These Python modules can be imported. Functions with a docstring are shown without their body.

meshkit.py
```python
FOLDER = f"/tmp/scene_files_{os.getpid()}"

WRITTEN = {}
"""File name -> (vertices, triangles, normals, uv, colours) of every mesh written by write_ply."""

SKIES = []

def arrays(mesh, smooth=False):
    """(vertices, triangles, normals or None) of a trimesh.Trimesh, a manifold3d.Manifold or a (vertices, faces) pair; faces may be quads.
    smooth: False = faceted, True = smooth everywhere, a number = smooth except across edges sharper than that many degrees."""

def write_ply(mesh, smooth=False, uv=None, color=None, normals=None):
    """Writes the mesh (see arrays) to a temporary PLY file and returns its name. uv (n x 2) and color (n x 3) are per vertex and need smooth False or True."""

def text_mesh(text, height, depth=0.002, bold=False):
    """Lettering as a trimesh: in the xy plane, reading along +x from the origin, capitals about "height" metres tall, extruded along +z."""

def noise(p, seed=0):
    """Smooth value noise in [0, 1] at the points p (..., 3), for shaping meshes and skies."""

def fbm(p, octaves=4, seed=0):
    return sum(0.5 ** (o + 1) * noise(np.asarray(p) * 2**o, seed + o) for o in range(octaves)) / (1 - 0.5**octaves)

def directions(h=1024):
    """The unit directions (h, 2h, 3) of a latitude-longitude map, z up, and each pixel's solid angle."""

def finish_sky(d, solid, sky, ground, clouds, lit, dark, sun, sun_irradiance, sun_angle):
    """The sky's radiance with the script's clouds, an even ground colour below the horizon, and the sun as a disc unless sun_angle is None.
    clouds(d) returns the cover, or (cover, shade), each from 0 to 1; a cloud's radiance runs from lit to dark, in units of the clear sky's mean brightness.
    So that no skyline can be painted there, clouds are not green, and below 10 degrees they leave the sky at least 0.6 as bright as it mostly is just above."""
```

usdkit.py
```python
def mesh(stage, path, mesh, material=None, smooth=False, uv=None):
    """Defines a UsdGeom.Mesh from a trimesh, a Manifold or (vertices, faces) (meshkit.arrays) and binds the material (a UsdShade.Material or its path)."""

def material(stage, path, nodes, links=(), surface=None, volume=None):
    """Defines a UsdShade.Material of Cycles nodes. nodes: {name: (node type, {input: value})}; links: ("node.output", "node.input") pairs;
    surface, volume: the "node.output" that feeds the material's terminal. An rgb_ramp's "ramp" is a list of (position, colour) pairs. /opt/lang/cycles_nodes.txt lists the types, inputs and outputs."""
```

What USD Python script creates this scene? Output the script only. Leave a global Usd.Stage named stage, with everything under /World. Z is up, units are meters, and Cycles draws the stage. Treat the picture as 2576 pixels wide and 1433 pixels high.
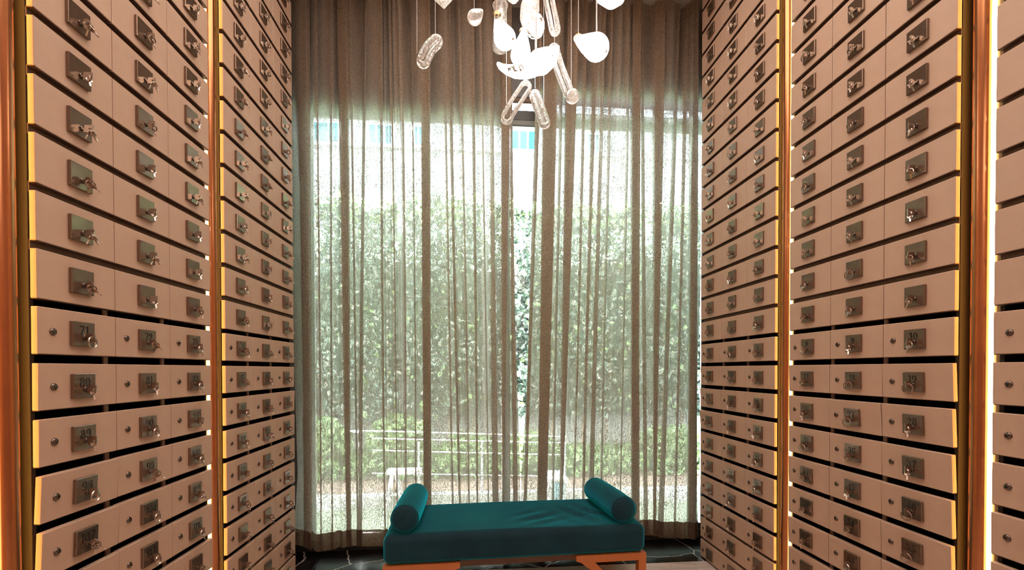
import math, random
import numpy as np
import trimesh
import manifold3d
from shapely import geometry as sg, affinity, union_all
from pxr import Gf, Sdf, Usd, UsdGeom, UsdLux, UsdShade, Vt
import usdkit, meshkit

# ------------------------------------------------------------------ camera, sky, sun, large lights, exposure
stage = Usd.Stage.CreateInMemory()
UsdGeom.SetStageUpAxis(stage, 'Z')
UsdGeom.SetStageMetersPerUnit(stage, 1.0)
world = UsdGeom.Xform.Define(stage, '/World')
stage.SetDefaultPrim(world.GetPrim())
UsdGeom.Scope.Define(stage, '/World/Looks')

EYE = np.array([0.0, 0.0, 1.477])
FPX, CYPX = 1083.0, 941.35
YAW, PITCH, ROLL = 0.08168, 0.01182, 0.00167
_r = np.array([math.cos(YAW), -math.sin(YAW), 0]); _d = np.array([math.sin(YAW), math.cos(YAW), 0]); _u = np.array([0, 0, 1.0])
FWD = math.cos(PITCH) * _d - math.sin(PITCH) * _u
_up = math.cos(PITCH) * _u + math.sin(PITCH) * _d
RIGHT = math.cos(ROLL) * _r - math.sin(ROLL) * _up
UP = math.cos(ROLL) * _up + math.sin(ROLL) * _r
cam = UsdGeom.Camera.Define(stage, '/World/camera')
cam.CreateHorizontalApertureAttr(36.0)
cam.CreateFocalLengthAttr(FPX / 2576 * 36)
cam.CreateVerticalApertureOffsetAttr((CYPX - 716.5) / 2576 * 36)
cam.CreateClippingRangeAttr(Gf.Vec2f(0.02, 200))
cam.CreateExposureAttr(0.0)
M = np.eye(4); M[0, :3] = RIGHT; M[1, :3] = UP; M[2, :3] = -FWD; M[3, :3] = EYE
cam.AddTransformOp().Set(Gf.Matrix4d(M.tolist()))

sky = UsdLux.DomeLight.Define(stage, '/World/sky')
sky.CreateColorAttr(Gf.Vec3f(0.86, 0.94, 1.0)); sky.CreateIntensityAttr(24.0)
sun = UsdLux.DistantLight.Define(stage, '/World/sun')
sun.CreateAngleAttr(0.6); sun.CreateColorAttr(Gf.Vec3f(1.0, 0.95, 0.86)); sun.CreateIntensityAttr(3800.0); sun.CreateNormalizeAttr(True)
sun.AddRotateXYZOp().Set(Gf.Vec3f(-35, 0, 3))          # high sun over the garden, falling on the window and its curtains


def area_light(name, loc, sx, sy, power, color):
    l = UsdLux.RectLight.Define(stage, '/World/' + name)
    l.CreateWidthAttr(sx); l.CreateHeightAttr(sy); l.CreateIntensityAttr(power); l.CreateColorAttr(Gf.Vec3f(*color))
    l.AddTranslateOp().Set(Gf.Vec3d(*loc))
    return l


area_light('ceiling_light', (0.22, 1.2, 4.42), 1.9, 3.2, 4.9, (1.0, 0.85, 0.74))
area_light('ceiling_light_001', (0.22, -2.0, 3.4), 2.0, 2.0, 5.0, (1.0, 0.85, 0.74))  # fill light added behind the camera, not a known fixture

# ------------------------------------------------------------------ helpers
rng = random.Random(7)
nrg = np.random.default_rng(11)
USED = {}


def numbered(parent, name):
    k = (parent, name); n = USED.get(k, 0); USED[k] = n + 1
    return name if n == 0 else f'{name}_{n:03d}'


def tag(p, label=None, cat=None, group=None, kind=None):
    p = p.GetPrim() if hasattr(p, 'GetPrim') else p
    for k, v in (('label', label), ('category', cat), ('group', group), ('kind', kind)):
        if v:
            p.SetCustomDataByKey(k, v)
    return p


def thing(name, label=None, cat=None, loc=(0, 0, 0), rotz=0, rotx=0, group=None, kind=None):
    x = UsdGeom.Xform.Define(stage, '/World/' + numbered('/World', name))
    x.AddTranslateOp().Set(Gf.Vec3d(*map(float, loc)))
    if rotz:
        x.AddRotateZOp().Set(float(rotz))
    if rotx:
        x.AddRotateXOp().Set(float(rotx))
    tag(x, label, cat, group, kind)
    return x.GetPrim()


def obj(name, mesh, m, parent=None, smooth=False, label=None, cat=None, kind=None, group=None):
    base = str(parent.GetPath()) if parent is not None else '/World'
    g = usdkit.mesh(stage, base + '/' + numbered(base, name), mesh, LK[m], smooth=smooth)
    tag(g, label, cat, group, kind)
    return g.GetPrim()


def at(px, py, Y):
    "the world point seen at a place in the photograph, at distance Y along the room"
    u3, r3 = -(py - CYPX) / FPX, (px - 1288) / FPX
    v = FWD + r3 * RIGHT + u3 * UP
    return EYE + v * (Y / v[1])


def floor_at(px, py, z=0.0):
    v = FWD + (px - 1288) / FPX * RIGHT - (py - CYPX) / FPX * UP
    return EYE + v * ((z - EYE[2]) / v[2])


def seen(p):
    d = np.asarray(p) - EYE; z = d @ FWD
    return 1288 + FPX * (d @ RIGHT) / z, CYPX - FPX * (d @ UP) / z


def box(lo, hi):
    lo, hi = np.asarray(lo, float), np.asarray(hi, float)
    return trimesh.creation.box(extents=hi - lo, transform=trimesh.transformations.translation_matrix((lo + hi) / 2))


def cham(lo, hi, c=0.0012):
    "a box with chamfered edges"
    lo, hi = np.asarray(lo, float), np.asarray(hi, float)
    pts = []
    for sx in (0, 1):
        for sy in (0, 1):
            for sz in (0, 1):
                s = np.array([sx, sy, sz]); p = np.where(s, hi, lo); q = np.where(s, -c, c)
                for k in range(3):
                    e = q.copy(); e[k] = 0; pts.append(p + e)
    return trimesh.convex.convex_hull(np.array(pts))


def join(*ms):
    return trimesh.util.concatenate(list(ms))


def lathe(profile, n=24, axis='z'):
    m = trimesh.creation.revolve(np.array(profile, float), sections=n)
    if axis == 'y':
        m.apply_transform(trimesh.transformations.rotation_matrix(math.pi / 2, [1, 0, 0]))   # +z -> -y
    return m


def catmull(P, n=8, closed=False):
    P = np.asarray(P, float); out = []
    N = len(P); segs = N if closed else N - 1
    for i in range(segs):
        g = (lambda j: P[j % N]) if closed else (lambda j: P[min(max(j, 0), N - 1)])
        a, b, c, d = g(i - 1), g(i), g(i + 1), g(i + 2)
        for t in np.linspace(0, 1, n, endpoint=False):
            out.append(0.5 * ((2 * b) + (c - a) * t + (2 * a - 5 * b + 4 * c - d) * t * t + (3 * b - a - 3 * c + d) * t ** 3))
    if not closed:
        out.append(P[-1])
    return np.array(out)


def sweep(P, ra, rb=None, side=(0, 1, 0), n=16, closed=False):
    "a tube along P whose section is an ellipse: ra across, rb along the side direction"
    P = np.asarray(P, float); N = len(P)
    ra = np.broadcast_to(np.asarray(ra, float), N); rb = ra if rb is None else np.broadcast_to(np.asarray(rb, float), N)
    T = (np.roll(P, -1, 0) - np.roll(P, 1, 0)) if closed else np.gradient(P, axis=0)
    T /= np.linalg.norm(T, axis=1, keepdims=True) + 1e-12
    S = np.asarray(side, float) - T * (T @ np.asarray(side, float))[:, None]
    S /= np.linalg.norm(S, axis=1, keepdims=True) + 1e-12
    A = np.cross(T, S); th = np.linspace(0, 2 * math.pi, n, endpoint=False)
    V = P[:, None] + A[:, None] * (ra[:, None] * np.cos(th))[..., None] + S[:, None] * (rb[:, None] * np.sin(th))[..., None]
    V = V.reshape(-1, 3); F = []
    for i in range(N if closed else N - 1):
        j = (i + 1) % N
        for k in range(n):
            l = (k + 1) % n
            F += [[i * n + k, j * n + k, j * n + l], [i * n + k, j * n + l, i * n + l]]
    if not closed:
        V = np.vstack([V, P[0], P[-1]]); a, b = len(V) - 2, len(V) - 1
        for k in range(n):
            l = (k + 1) % n
            F += [[a, k, l], [b, (N - 1) * n + l, (N - 1) * n + k]]
    m = trimesh.Trimesh(V, np.array(F), process=False)
    return m


def rounded_box(sx, sy, sz, r, n=10, m=14):
    "box centred on the origin, edges rounded with radius r, fine enough to be displaced"
    def axis(h):
        t = np.linspace(0, 1, n)
        e = h - r + r * np.sin(t * math.pi / 2) * 1.0
        mid = np.linspace(-(h - r), h - r, m)
        return np.unique(np.round(np.concatenate([-e, mid, e]), 6))
    H = np.array([sx, sy, sz]) / 2; V, F, c = [], [], 0
    for k in range(3):
        i, j = (k + 1) % 3, (k + 2) % 3
        A, B = axis(H[i]), axis(H[j])
        for s in (-1, 1):
            g = np.zeros((len(A), len(B), 3)); g[..., i] = A[:, None]; g[..., j] = B[None]; g[..., k] = s * H[k]
            idx = c + np.arange(len(A) * len(B)).reshape(len(A), len(B)); c += idx.size
            q = np.stack([idx[:-1, :-1], idx[1:, :-1], idx[1:, 1:], idx[:-1, 1:]], -1).reshape(-1, 4)
            F.append(q if s > 0 else q[:, ::-1]); V.append(g.reshape(-1, 3))
    V = np.vstack(V); F = np.vstack(F)
    inner = np.clip(V, -(H - r), H - r); d = V - inner
    L = np.linalg.norm(d, axis=1, keepdims=True)
    V = inner + r * d / np.maximum(L, 1e-9)
    f = np.vstack([F[:, [0, 1, 2]], F[:, [0, 2, 3]]])
    t = trimesh.Trimesh(V, f, process=False); t.merge_vertices(digits_vertex=5)
    return t


# ------------------------------------------------------------------ materials
LK = {}


def mat(name, nodes, links, surface):
    LK[name] = usdkit.material(stage, '/World/Looks/' + name, nodes, links, surface=surface)


def plain(name, color, rough=0.5, metal=0.0, bump=0.0, bscale=200, vary=0.0, vscale=3, **kw):
    n = {'p': ('principled_bsdf', dict(base_color=color, roughness=rough, metallic=metal, **kw))}; l = []
    if bump or vary:
        n['tc'] = ('texture_coordinate', {})
    if vary:
        n['nv'] = ('noise_texture', dict(scale=vscale, detail=5, roughness=0.6))
        c = np.array(color)
        n['rv'] = ('rgb_ramp', dict(ramp=[(0.25, tuple(c * (1 - vary))), (0.75, tuple(np.minimum(c * (1 + vary), 1)))]))
        l += [('tc.object', 'nv.vector'), ('nv.fac', 'rv.fac'), ('rv.color', 'p.base_color')]
    if bump:
        n['nb'] = ('noise_texture', dict(scale=bscale, detail=3)); n['b'] = ('bump', dict(strength=bump, distance=0.002))
        l += [('tc.object', 'nb.vector'), ('nb.fac', 'b.height'), ('b.normal', 'p.normal')]
    mat(name, n, l, 'p.BSDF')


plain('door_laminate', (0.50, 0.338, 0.250), 0.55, bump=0.12, bscale=420, vary=0.05, vscale=14)
plain('carcass_dark', (0.016, 0.008, 0.006), 0.6)
plain('rail_brown', (0.10, 0.055, 0.032), 0.55)
plain('shade_brown', (0.050, 0.024, 0.014), 0.5)  # dark tone for the painted shade on door undersides
plain('slot_black', (0.004, 0.003, 0.003), 0.9)
plain('divider_brown', (0.26, 0.17, 0.125), 0.5)
plain('recess_bronze', (0.022, 0.010, 0.010), 0.5, 0.0, vary=0.2, vscale=5)
plain('post_copper', (0.50, 0.20, 0.085), 0.24, 0.9, vary=0.12, vscale=6)
plain('plate_bronze', (0.23, 0.160, 0.115), 0.19, 0.75, bump=0.05, bscale=300, vary=0.1, vscale=40)
plain('numeral_black', (0.012, 0.008, 0.006), 0.45)
plain('lock_metal', (0.16, 0.125, 0.105), 0.24, 0.95)
plain('key_nickel', (0.56, 0.47, 0.40), 0.26, 1.0)
plain('ring_steel', (0.46, 0.38, 0.33), 0.22, 1.0)
plain('wall_brown', (0.20, 0.125, 0.09), 0.6)
plain('wall_tan', (0.42, 0.25, 0.175), 0.6)
plain('wall_grey', (0.22, 0.225, 0.23), 0.7, bump=0.1, bscale=60)
plain('ceiling_white', (0.62, 0.57, 0.52), 0.8)
plain('frame_dark', (0.05, 0.052, 0.052), 0.45)
plain('frame_grey', (0.22, 0.24, 0.23), 0.5)
plain('bench_copper', (0.50, 0.165, 0.055), 0.38, 0.35, bump=0.08, bscale=150)
plain('bench_walnut', (0.105, 0.050, 0.028), 0.45, vary=0.15, vscale=9)
plain('white_paint', (0.8, 0.81, 0.82), 0.5)
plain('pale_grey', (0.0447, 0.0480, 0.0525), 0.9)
plain('shade_green', (0.0328, 0.0433, 0.0276), 0.95, bump=0.6, bscale=60, vary=0.35, vscale=9)
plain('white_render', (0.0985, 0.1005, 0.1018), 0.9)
plain('garden_grey', (0.1051, 0.1117, 0.1085), 0.9, vary=0.12, vscale=1.2)
plain('paving_pale', (0.1971, 0.1971, 0.1905), 0.9, vary=0.08, vscale=3)
plain('soil_brown', (0.0493, 0.0295, 0.0210), 0.95, bump=0.5, bscale=40)
plain('bark', (0.09, 0.065, 0.045), 0.9)
plain('teal_glass', (0.0009, 0.0355, 0.0514), 0.5, specular_ior_level=0.05, vary=0.25, vscale=1.3)
plain('table_blue', (0.30, 0.55, 0.66), 0.4)
plain('paper', (0.75, 0.74, 0.70), 0.8)
plain('wire_steel', (0.85, 0.84, 0.83), 0.4)
plain('cap_bronze', (0.32, 0.20, 0.11), 0.3, 0.9)

for nm, c, s in (('led_warm', (1.0, 0.66, 0.34), 7.0), ('led_amber', (1.0, 0.47, 0.075), 30.0)):
    mat(nm, {'e': ('emission', dict(color=c, strength=s))}, [], 'e.emission')

# velvet, teal, with a nap
mat('velvet_teal', {
    'tc': ('texture_coordinate', {}),
    'n1': ('noise_texture', dict(scale=3.2, detail=4, roughness=0.6)),
    'r': ('rgb_ramp', dict(ramp=[(0.3, (0.008, 0.021, 0.031)), (0.75, (0.010, 0.038, 0.058))])),
    'rs': ('rgb_ramp', dict(ramp=[(0.3, (0.0, 0.60, 0.90)), (0.75, (0.0, 0.78, 1.0))])),
    'nb': ('noise_texture', dict(scale=900, detail=2)), 'b': ('bump', dict(strength=0.25, distance=0.001)),
    'p': ('principled_bsdf', dict(roughness=0.8, sheen_weight=1.0, sheen_roughness=0.42, specular_ior_level=0.15)),
}, [('tc.object', 'n1.vector'), ('n1.fac', 'r.fac'), ('r.color', 'p.base_color'), ('n1.fac', 'rs.fac'), ('rs.color', 'p.sheen_tint'), ('tc.object', 'nb.vector'), ('nb.fac', 'b.height'), ('b.normal', 'p.normal')], 'p.BSDF')


# sheer curtain: open weave with a crinkled thick-and-thin yarn; body diffuse + translucent
def sheer(name, lo, hi, dif, trl, scale):
    mat(name, {
        'g': ('geometry', {}),
        'mp': ('mapping', dict(mapping_type='point', scale=(1.0, 0.35, 0.6))),
        'n': ('noise_texture', dict(scale=scale, detail=4, roughness=0.62, distortion=0.9)),
        'n2': ('noise_texture', dict(scale=6, detail=2)),
        'mr': ('map_range', dict(from_min=0.43, from_max=0.60, to_min=lo, to_max=hi, clamp=True)),
        'm2': ('map_range', dict(from_min=0.3, from_max=0.7, to_min=-0.06, to_max=0.06, clamp=True)),
        'a': ('math', dict(math_type='add')),
        'lw': ('layer_weight', dict(blend=0.32)),
        'lm': ('map_range', dict(from_min=0.0, from_max=1.0, to_min=1.0, to_max=0.35, clamp=True)),
        'tm': ('math', dict(math_type='multiply')),
        't': ('transparent_bsdf', dict(color=(0.97, 0.98, 0.97))),
        'yr': ('rgb_ramp', dict(ramp=[(0.41, tuple(0.52 * np.array(trl))), (0.58, trl)])),
        'd': ('diffuse_bsdf', dict(color=dif)), 'tr': ('translucent_bsdf', dict(color=trl)),
        'm': ('mix_closure', dict(fac=0.78)), 'o': ('mix_closure', {}),
    }, [('g.position', 'mp.vector'), ('mp.vector', 'n.vector'), ('g.position', 'n2.vector'), ('n.fac', 'mr.value'), ('n2.fac', 'm2.value'),
        ('mr.result', 'a.value1'), ('m2.result', 'a.value2'), ('lw.facing', 'lm.value'), ('a.value', 'tm.value1'), ('lm.result', 'tm.value2'), ('tm.value', 'o.fac'),
        ('n.fac', 'yr.fac'), ('yr.color', 'tr.color'), ('d.BSDF', 'm.closure1'), ('tr.BSDF', 'm.closure2'), ('m.closure', 'o.closure1'), ('t.BSDF', 'o.closure2')], 'o.closure')


sheer('curtain_sheer', 0.02, 0.38, (0.62, 0.45, 0.33), (0.87, 0.86, 0.82), 150)
sheer('curtain_hem', 0.0, 0.03, (0.40, 0.26, 0.18), (0.20, 0.14, 0.10), 150)

# window glass: passes light, reflects by Fresnel
mat('pane_glass', {'f': ('fresnel', dict(IOR=1.45)), 't': ('transparent_bsdf', dict(color=(0.94, 0.97, 0.96))), 'g': ('glossy_bsdf', dict(roughness=0.02)), 'm': ('mix_closure', {})},
    [('f.fac', 'm.fac'), ('t.BSDF', 'm.closure1'), ('g.BSDF', 'm.closure2')], 'm.closure')

# clear crackled art glass, and the lit version whose core glows between dark bubbles
mat('glass_clear', {
    'tc': ('texture_coordinate', {}), 'v': ('voronoi_texture', dict(scale=55, feature='distance_to_edge')),
    'n': ('noise_texture', dict(scale=38, detail=4, distortion=1.2)), 'b': ('bump', dict(strength=0.7, distance=0.006)),
    'rv': ('map_range', dict(from_min=0.0, from_max=0.10, to_min=0.97, to_max=0.28, clamp=True)),
    'g': ('glass_bsdf', dict(color=(1.0, 0.985, 0.97), roughness=0.03, IOR=1.42)),
    'w': ('translucent_bsdf', dict(color=(1, 0.97, 0.95))), 'gl': ('glossy_bsdf', dict(roughness=0.25)), 'wm': ('mix_closure', dict(fac=0.5)), 'm': ('mix_closure', {}),
}, [('tc.object', 'v.vector'), ('tc.object', 'n.vector'), ('n.fac', 'b.height'), ('b.normal', 'g.normal'), ('b.normal', 'gl.normal'), ('v.distance', 'rv.value'), ('rv.result', 'm.fac'),
    ('w.BSDF', 'wm.closure1'), ('gl.BSDF', 'wm.closure2'), ('g.BSDF', 'm.closure1'), ('wm.closure', 'm.closure2')], 'm.closure')
mat('glass_lit', {
    'tc': ('geometry', {}), 'n': ('noise_texture', dict(scale=85, detail=3, roughness=0.6)), 'n2': ('noise_texture', dict(scale=11, detail=1)),
    'a': ('math', dict(math_type='multiply')), 'th': ('map_range', dict(from_min=0.272, from_max=0.290, to_min=0.0, to_max=1.0, clamp=True)),
    'e': ('emission', dict(color=(1.0, 0.95, 0.90), strength=14.0)), 'g': ('glass_bsdf', dict(color=(0.75, 0.66, 0.6), roughness=0.1, IOR=1.4)), 'm': ('mix_closure', {}),
}, [('tc.position', 'n.vector'), ('tc.position', 'n2.vector'), ('n.fac', 'a.value1'), ('n2.fac', 'a.value2'), ('a.value', 'th.value'), ('th.result', 'm.fac'),
    ('e.emission', 'm.closure1'), ('g.BSDF', 'm.closure2')], 'm.closure')


# stone
def marble(name, base, vein, scale, width, rough, distort=1.0):
    mat(name, {
        'g': ('geometry', {}), 'n': ('noise_texture', dict(scale=scale * 0.6, detail=5, roughness=0.6)),
        'mx': ('vector_math', dict(math_type='multiply_add', vector2=(distort, distort, distort))),
        'v': ('voronoi_texture', dict(scale=scale, feature='distance_to_edge')),
        'r': ('rgb_ramp', dict(ramp=[(0.0, vein), (width, tuple(0.35 * np.array(vein) + 0.65 * np.array(base))), (width * 3, base), (1.0, base)])),
        'p': ('principled_bsdf', dict(roughness=rough, specular_ior_level=0.28)),
    }, [('g.position', 'n.vector'), ('n.color', 'mx.vector1'), ('g.position', 'mx.vector3'), ('mx.vector', 'v.vector'), ('v.distance', 'r.fac'), ('r.color', 'p.base_color')], 'p.BSDF')


marble('marble_black', (0.012, 0.009, 0.008), (0.80, 0.74, 0.68), 1.7, 0.0030, 0.2, 0.30)
mat('stone_pale', {
    'g': ('geometry', {}), 'mp': ('mapping', dict(mapping_type='point', rotation=(0, 0, 0.9), scale=(1.2, 7.0, 1.0))),
    'n': ('noise_texture', dict(scale=1.6, detail=6, roughness=0.65, distortion=0.8)),
    'r': ('rgb_ramp', dict(ramp=[(0.3, (0.36, 0.27, 0.23)), (0.5, (0.60, 0.50, 0.45)), (0.7, (0.74, 0.66, 0.61))])), 'p': ('principled_bsdf', dict(roughness=0.22)),
}, [('g.position', 'mp.vector'), ('mp.vector', 'n.vector'), ('n.fac', 'r.fac'), ('r.color', 'p.base_color')], 'p.BSDF')


def leaf(name, c0, c1, c2):
    mat(name, {
        'g': ('geometry', {}), 'r': ('rgb_ramp', dict(ramp=[(0.0, c0), (0.55, c1), (1.0, c2)])),
        'p': ('principled_bsdf', dict(roughness=0.32, specular_ior_level=0.3)), 't': ('translucent_bsdf', {}), 'm': ('mix_closure', dict(fac=0.3)),
    }, [('g.random_per_island', 'r.fac'), ('r.color', 'p.base_color'), ('r.color', 't.color'), ('p.BSDF', 'm.closure1'), ('t.BSDF', 'm.closure2')], 'm.closure')


leaf('leaf_dark', (0.012, 0.021, 0.016), (0.032, 0.047, 0.036), (0.085, 0.105, 0.08))
leaf('leaf_bright', (0.044, 0.075, 0.027), (0.095, 0.135, 0.05), (0.18, 0.22, 0.09))

# ------------------------------------------------------------------ the room
XL, XR = -1.302, 1.753          # fronts of the mailbox doors
YB = 3.62                       # inner face of the window wall
CEIL = 4.5
obj('wall_left', box((-1.96, -3.2, 0), (-1.80, 3.9, CEIL)), 'wall_tan', kind='structure')
obj('wall_right', box((2.26, -3.2, 0), (2.42, 3.9, CEIL)), 'wall_tan', kind='structure')
obj('wall_rear', box((-1.80, -3.36, 0), (2.26, -3.2, CEIL)), 'wall_tan', kind='structure')
obj('ceiling', box((-1.96, -3.36, CEIL), (2.42, 3.9, CEIL + 0.12)), 'ceiling_white', kind='structure')
wb = obj('wall_back', join(box((-1.80, YB, 3.76), (2.26, YB + 0.05, CEIL)), box((-1.80, YB, 0), (-1.36, YB + 0.05, 3.76)), box((2.02, YB, 0), (2.26, YB + 0.05, 3.76)),
                          box((-1.36, YB, 0), (2.02, YB + 0.05, 0.07))), 'wall_grey', kind='structure')
obj('baseboard_back', box((-1.80, YB - 0.02, 0), (2.26, YB, 0.075)), 'frame_dark', kind='structure')

fl = obj('floor', box((-1.96, -3.36, -0.16), (2.42, 3.9, -0.02)), 'carcass_dark', kind='structure')
YE = 3.168                      # where the pale stone ends and the black border begins
xs = [-1.80, -0.90, 0.27, 1.44, 2.26]
for i in range(4):
    ys = [YE, 1.98, 0.8, -0.38, -1.56, -3.2]
    for j in range(5):
        obj('floor_slab', cham((xs[i] + 0.001, ys[j + 1] + 0.001, -0.02), (xs[i + 1] - 0.001, ys[j] - 0.001, 0.0), 0.001), 'stone_pale', fl)
bx = [-1.80, -1.22, -0.62, -0.02, 0.58, 1.18, 1.78, 2.26]
for i in range(7):
    obj('border_slab', cham((bx[i] + 0.001, YE + 0.001, -0.02), (bx[i + 1] - 0.001, YB, 0.0), 0.001), 'marble_black', fl, label='black marble border slab with white veins')

# plain panels that carry the walls on towards the camera, beside it and behind it
for s, x0, x1, y1 in (('L', -1.80, XL, 1.2736), ('R', XR, 2.26, 1.044)):
    obj('trim_1' if s == 'L' else 'trim_2', box((x0, -3.2, 0), (x1, y1, CEIL)), 'wall_tan', kind='structure')

# window: left light up to its head, right light with a narrow transom over it
w1 = thing('window_1', loc=(0, 0, 0), kind='structure')
XM = 0.25
for lo, hi, m in (((-1.36, YB, 3.53), (XM, YB + 0.05, 3.76), 'wall_grey'), ((XM, YB + 0.008, 3.53), (2.02, YB + 0.04, 3.572), 'frame_grey'), ((XM, YB + 0.012, 3.572), (2.02, YB + 0.04, 3.655), 'frame_dark'),
                  ((XM, YB + 0.005, 3.725), (2.02, YB + 0.035, 3.76), 'wall_brown')):
    obj('window_head', cham(lo, hi, 0.003), m, w1)
obj('mullion', cham((XM - 0.04, YB + 0.006, 0.07), (XM + 0.03, YB + 0.045, 3.53), 0.003), 'frame_dark', w1)
obj('mullion', cham((-1.36, YB + 0.006, 0.07), (-1.32, YB + 0.045, 3.53), 0.003), 'frame_dark', w1)
obj('mullion', cham((1.97, YB + 0.006, 0.07), (2.02, YB + 0.045, 3.53), 0.003), 'frame_dark', w1)
obj('window_sill', cham((-1.36, YB + 0.02, 0.07), (2.02, YB + 0.05, 0.12), 0.003), 'frame_dark', w1)
for a, b, z0, z1_ in ((-1.32, XM - 0.04, 0.12, 3.53), (XM + 0.03, 1.97, 0.12, 3.53), (XM, 2.02, 3.655, 3.725)):
    obj('pane', box((a, YB + 0.022, z0), (b, YB + 0.028, z1_)), 'pane_glass', w1)

# ------------------------------------------------------------------ mailboxes
W, T = 0.2803, 0.020            # door width on centres, thickness
Z1 = 1.668                      # top of the first numbered row
PU, PL = 0.1716, 0.170


def row_top(j):
    return Z1 + PU * (1 - j) if j <= 1 else {9: Z1 - 1.350, 10: Z1 - 1.5235}.get(j, Z1 - PL * (j - 1))


def row_height(j):
    return 0.1484 if j <= 0 else {8: 0.139, 9: 0.153, 10: Z1 - 1.5235 - 0.012}.get(j, 0.143)


ORD = 'zeroth first second third fourth fifth sixth seventh eighth ninth tenth eleventh twelfth thirteenth fourteenth fifteenth sixteenth seventeenth eighteenth nineteenth twentieth'.split()


# stencil numerals with fat and thin strokes, drawn as shapes in a box 0.62 wide and 1 high
def _ell(cx, cy, rx, ry):
    return affinity.scale(sg.Point(cx, cy).buffer(1, 12), rx, ry)


def _line(pts, w):
    return sg.LineString(pts).buffer(w / 2, cap_style=2, join_style=2)


def digit(c):
    cut = sg.box(0.285, -1, 0.335, 2)
    if c == '0':
        return _ell(.31, .5, .30, .5).difference(_ell(.31, .5, .13, .44)).difference(cut)
    if c == '1':
        return union_all([sg.box(.25, 0, .41, 1), sg.Polygon([(.25, 1), (.08, .86), (.08, .80), (.25, .84)]), sg.box(.14, 0, .52, .05)])
    if c == '2':
        top = _ell(.30, .71, .28, .29).difference(_ell(.28, .71, .13, .24)).difference(sg.Polygon([(-.1, .68), (.30, .68), (.20, .3), (-.1, .3)]))
        return union_all([top.difference(sg.Polygon([(-.1, .66), (.42, .66), (.3, .3), (-.1, .3)])), _line([(.50, .60), (.07, .06)], .10), sg.box(.03, 0, .58, .12), _ell(.12, .70, .08, .07)])
    if c == '3':
        a = _ell(.28, .74, .27, .26).difference(_ell(.26, .74, .12, .21)); b = _ell(.29, .28, .30, .28).difference(_ell(.27, .28, .13, .22))
        return union_all([union_all([a, b]).difference(sg.box(-.1, .2, .24, .82)), _ell(.10, .76, .08, .07), _ell(.09, .24, .08, .07)])
    if c == '4':
        return union_all([sg.box(.36, 0, .51, 1), _line([(.40, .97), (.04, .30)], .05), sg.box(.0, .24, .62, .30)])
    if c == '5':
        b = _ell(.28, .30, .30, .30).difference(_ell(.26, .30, .13, .24)).difference(sg.box(-.1, .26, .20, .50))
        return union_all([b, sg.box(.08, .52, .13, 1), sg.box(.08, .88, .54, 1.0), _ell(.09, .20, .08, .07)])
    if c == '6':
        b = _ell(.31, .31, .29, .31).difference(_ell(.31, .31, .13, .25)).difference(sg.box(.285, -1, .335, .3))
        return union_all([b, _ell(.40, .5, .39, .5).difference(_ell(.42, .5, .27, .45)).intersection(sg.box(0, .42, .5, 1)), _ell(.50, .86, .08, .07)])
    if c == '7':
        return union_all([sg.box(.04, .87, .58, 1), _line([(.52, .9), (.22, 0)], .14), sg.box(.04, .78, .09, .9)])
    if c == '8':
        a = _ell(.31, .75, .25, .25).difference(_ell(.31, .75, .11, .20)); b = _ell(.31, .27, .30, .28).difference(_ell(.31, .27, .13, .22))
        return union_all([a, b]).difference(cut)
    if c == '9':
        return affinity.rotate(digit('6'), 180, origin=(.31, .5))
    raise ValueError(c)


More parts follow.
